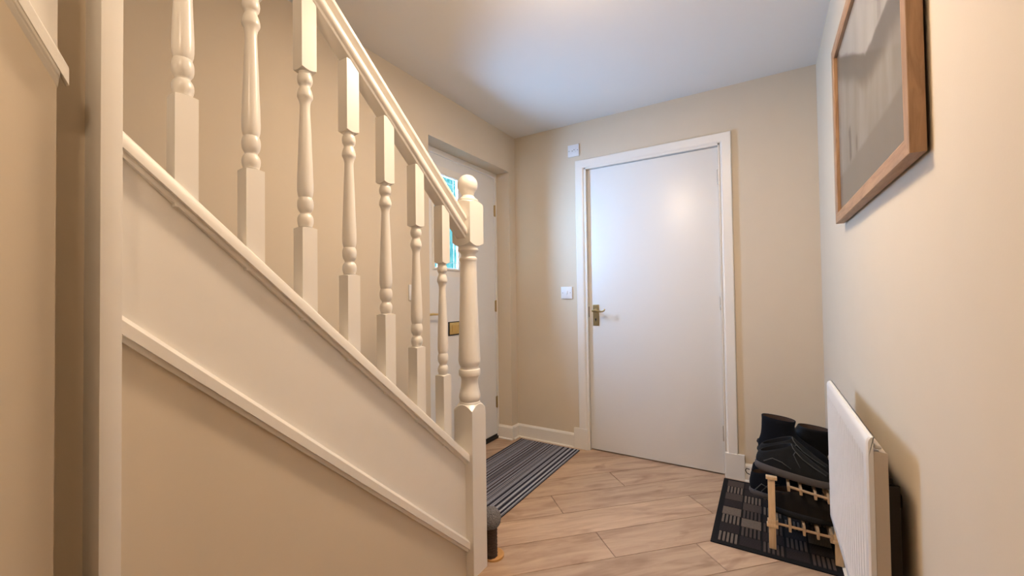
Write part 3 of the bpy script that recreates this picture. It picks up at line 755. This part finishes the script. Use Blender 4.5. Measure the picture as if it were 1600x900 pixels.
def make_shoe(name, label, cat, loc, rz, levels, L=.295, W=.05, m_up=M_leather, m_sole=M_sole, m_in=M_lining, sole_h=.024, slope=.142, group=None, laces=None, piping=None, loop=False, cap=None, flip=1):
    t = thing(name, label, cat, loc, 0, group)
    t.rotation_euler = (0, math.atan(slope)*(1 if abs(rz) < 1 else 1), 0)
    t.rotation_euler = (Matrix.Rotation(math.atan(slope), 3, 'Y') @ Matrix.Rotation(rz, 3, 'Z')).to_euler()
    def add(n, bm, mat, par, smooth=True, lab=None):
        o = obj(n, bm, mat, par, smooth=smooth); o.matrix_parent_inverse = Matrix.Identity(4)
        if lab: o['label'] = lab
        return o
    bm = bmesh.new(); s = []
    s.append(outline(.010, L-.025, W*.86, .000)); s.append(outline(.003, L-.010, W*.96, .004)); s.append(outline(-.001, L, W, .012)); s.append(outline(0, L-.002, W*.99, sole_h)); s.append(outline(.004, L-.008, W*.94, sole_h+.003))
    loft(bm, s); add('sole', bm, m_sole, t, smooth=60)
    bm = bmesh.new(); rings = [outline(*lv[:4], tilt=lv[4] if len(lv) > 4 else 0) for lv in levels]
    xh, xf, wd, z = levels[-1][:4]; tl = levels[-1][4] if len(levels[-1]) > 4 else 0
    rings.append(outline(xh+.002, xf-.002, wd-.002, z+.002, tilt=tl)); rings.append(outline(xh+.006, xf-.006, wd-.006, z-.001, tilt=tl))
    loft(bm, rings, True, False); up = add('upper', bm, m_up, t, smooth=60)
    bm = bmesh.new()
    loft(bm, [outline(xh+.0055, xf-.0055, wd-.0055, z+.0005, tilt=tl), outline(xh+.009, xf-.008, wd-.009, z-.012, tilt=tl), outline(xh+.010, xf-.004, wd-.009, z-.035, tilt=tl*.5), outline(.012, .20 if z > .1 else xf, W*.7, .035)], False, True)
    add('lining', bm, m_in, t, smooth=60)
    def surf(x, y0_, up_=.5):   # height of the upper above (x, y)
        best = 0
        for lv in levels:
            a, f, w_, zz = lv[:4]
            if a <= x <= f:
                c = (x-(a+f)/2)/((f-a)/2); ww = w_*max(0, 1-abs(c)**2.35)**.5
                if abs(y0_) <= ww: best = max(best, zz)
        return best
    if laces:
        for k, (x, z, hw) in enumerate(laces):
            bm = bmesh.new(); tube(bm, [(x+.006, -hw, z-.010), (x, -hw*.5, z), (x-.002, 0, z+.003), (x, hw*.5, z), (x+.006, hw, z-.010)], .0025, 6); add('lace', bm, M_lace, t)
    if piping:
        for seg_ in piping:
            bm = bmesh.new(); tube(bm, seg_, .0022, 6); add('piping', bm, M_edge, t)
    if loop:
        bm = bmesh.new(); tube(bm, [(.002, 0, loop-.022), (-.010, 0, loop-.018), (-.017, 0, loop-.006), (-.012, 0, loop+.004), (.001, 0, loop+.002)], .002, 6); add('pull_loop', bm, M_lace, t)
    if cap:
        bm = bmesh.new(); loft(bm, [outline(*q) for q in cap]); add('toe_cap', bm, m_sole, t)
    return t
LOW = [(.004, .286, .046, .026), (.001, .284, .0475, .040), (.002, .270, .047, .054), (.004, .246, .0455, .065), (.006, .216, .043, .076, .05), (.007, .186, .041, .086, .16), (.008, .160, .039, .094, .30), (.009, .138, .037, .102, .46), (.010, .126, .036, .108, .56)]
BOOT = [(.004, .286, .046, .022), (.000, .284, .0475, .042), (.001, .270, .047, .060), (.004, .242, .046, .076), (.006, .205, .045, .092), (.006, .172, .044, .108), (.005, .150, .043, .125), (.003, .140, .043, .145), (.001, .136, .0435, .165), (-.002, .138, .0445, .185, .03)]
BOOTL = [(.004, .286, .046, .022), (.000, .284, .0475, .042), (.001, .270, .047, .060), (.004, .242, .046, .076), (.006, .205, .045, .092), (.006, .168, .044, .106), (.005, .146, .043, .120), (.002, .138, .0435, .138), (.0, .136, .044, .150, -.05)]
ZU = .0135
pip = [[(.120, -.018, .146), (.126, -.030, .134), (.137, -.034, .122), (.132, -.038, .108), (.146, -.0415, .084), (.160, -.0445, .062)],
       [(.137, -.034, .122), (.165, -.036, .098), (.205, -.0385, .078), (.250, -.037, .058)],
       [(.030, -.046, .050), (.060, -.0475, .072), (.095, -.0475, .066), (.130, -.048, .048)]]
def base_up(x): return zup(x)+ZU
make_shoe('slip_on_shoe', 'charcoal slip-on shoe with grey sole at the front of the top tier', 'shoe', (-.058, 2.150, base_up(-.058)+.004), 0, LOW, m_up=M_greyup, m_in=M_lace, sole_h=.030, piping=pip, slope=.142, group=None)
make_shoe('slip_on_shoe', 'charcoal slip-on shoe behind the front one on the top tier', 'shoe', (-.050, 2.256, base_up(-.05)+.004), 0, LOW, m_up=M_greyup, m_in=M_lace, sole_h=.030, piping=pip, slope=.142)
lc = [(.150+.012*k, .118-.010*k, .022) for k in range(4)]
make_shoe('ankle_boot', 'tall black laced ankle boot with brown lining standing highest on the rack', 'boot', (-.052, 2.362, base_up(-.052)+.004), 0, [(a, b_, c, d*1.0, *e) for a, b_, c, d, *e in BOOT], m_up=M_navy, m_sole=M_soleblk, laces=lc)
make_shoe('ankle_boot', 'black ankle boot with open brown collar, rearmost near the right wall', 'boot', (.236, 2.468, base_up(.236)+.006), math.pi, BOOTL, m_up=M_leather, m_sole=M_soleblk, laces=lc, slope=.142)
def base_lo(x): return zlo(x)+.0205
TR = [(.004, .286, .046, .024), (.000, .284, .0475, .045), (.001, .262, .0465, .060), (.004, .228, .045, .074), (.006, .190, .042, .086), (.007, .150, .039, .096, .12), (.008, .125, .037, .102, .22)]
make_shoe('leather_shoe', 'dark brown shoe at the front of the lower tier', 'shoe', (-.005, 2.150, base_lo(0)+.002), 0, TR, L=.255, m_up=M_brownup, m_sole=M_soleblk, slope=.03)
tr2 = [(a, b_, c, d*1.12, *e) for a, b_, c, d, *e in TR]
make_shoe('training_shoe', 'navy training shoe with grey sole poking out left of the lower tier', 'shoe', (-.085, 2.275, base_lo(0)+.004), 0, tr2, m_up=M_navy, m_sole=M_sole, slope=.03, loop=.105, piping=[[(.02, -.046, .03), (.05, -.049, .07), (.09, -.048, .05)], [(.05, -.048, .035), (.08, -.047, .075), (.12, -.043, .082)]])
make_shoe('training_shoe', 'navy training shoe behind its pair at the back of the lower tier', 'shoe', (-.080, 2.385, base_lo(0)+.004), 0, tr2, m_up=M_navy, m_sole=M_sole, slope=.03)

# ---------------------------------------------------------------- scratching post beside the newel
CX, CY = -1.000, 1.426
ct = thing('scratching_post', 'stubby post with grey plush top and brown rope shaft beside the newel post', 'pet post', (CX, CY, 0))
bm = bmesh.new(); lathe(bm, [(.046, 0), (.046, .008), (.040, .012)], (CX, CY+.018, 0), 28); obj('base', bm, M_orange, ct, smooth=30)
rr = random.Random(2)
bm = bmesh.new(); prof = []
for k in range(61):
    z = .010+.125*k/60; prof.append((.0265+.002*math.sin(k*math.pi/2.5), z))
lathe(bm, prof, (CX, CY, 0), 28)
for v in bm.verts:
    a = math.atan2(v.co.y-CY, v.co.x-CX); k = 1+.03*math.sin(a*9+v.co.z*400); v.co.x = CX+(v.co.x-CX)*k; v.co.y = CY+(v.co.y-CY)*k
obj('rope_shaft', bm, M_rope, ct, smooth=60)
bm = bmesh.new(); bmesh.ops.create_icosphere(bm, subdivisions=5, radius=1)
for v in bm.verts:
    n = v.co.normalized(); r = 1+rr.uniform(-.045, .05)
    v.co = Vector((CX+n.x*.044*r, CY+n.y*.044*r, .165+n.z*.044*r))
obj('plush_top', bm, M_plush, ct)
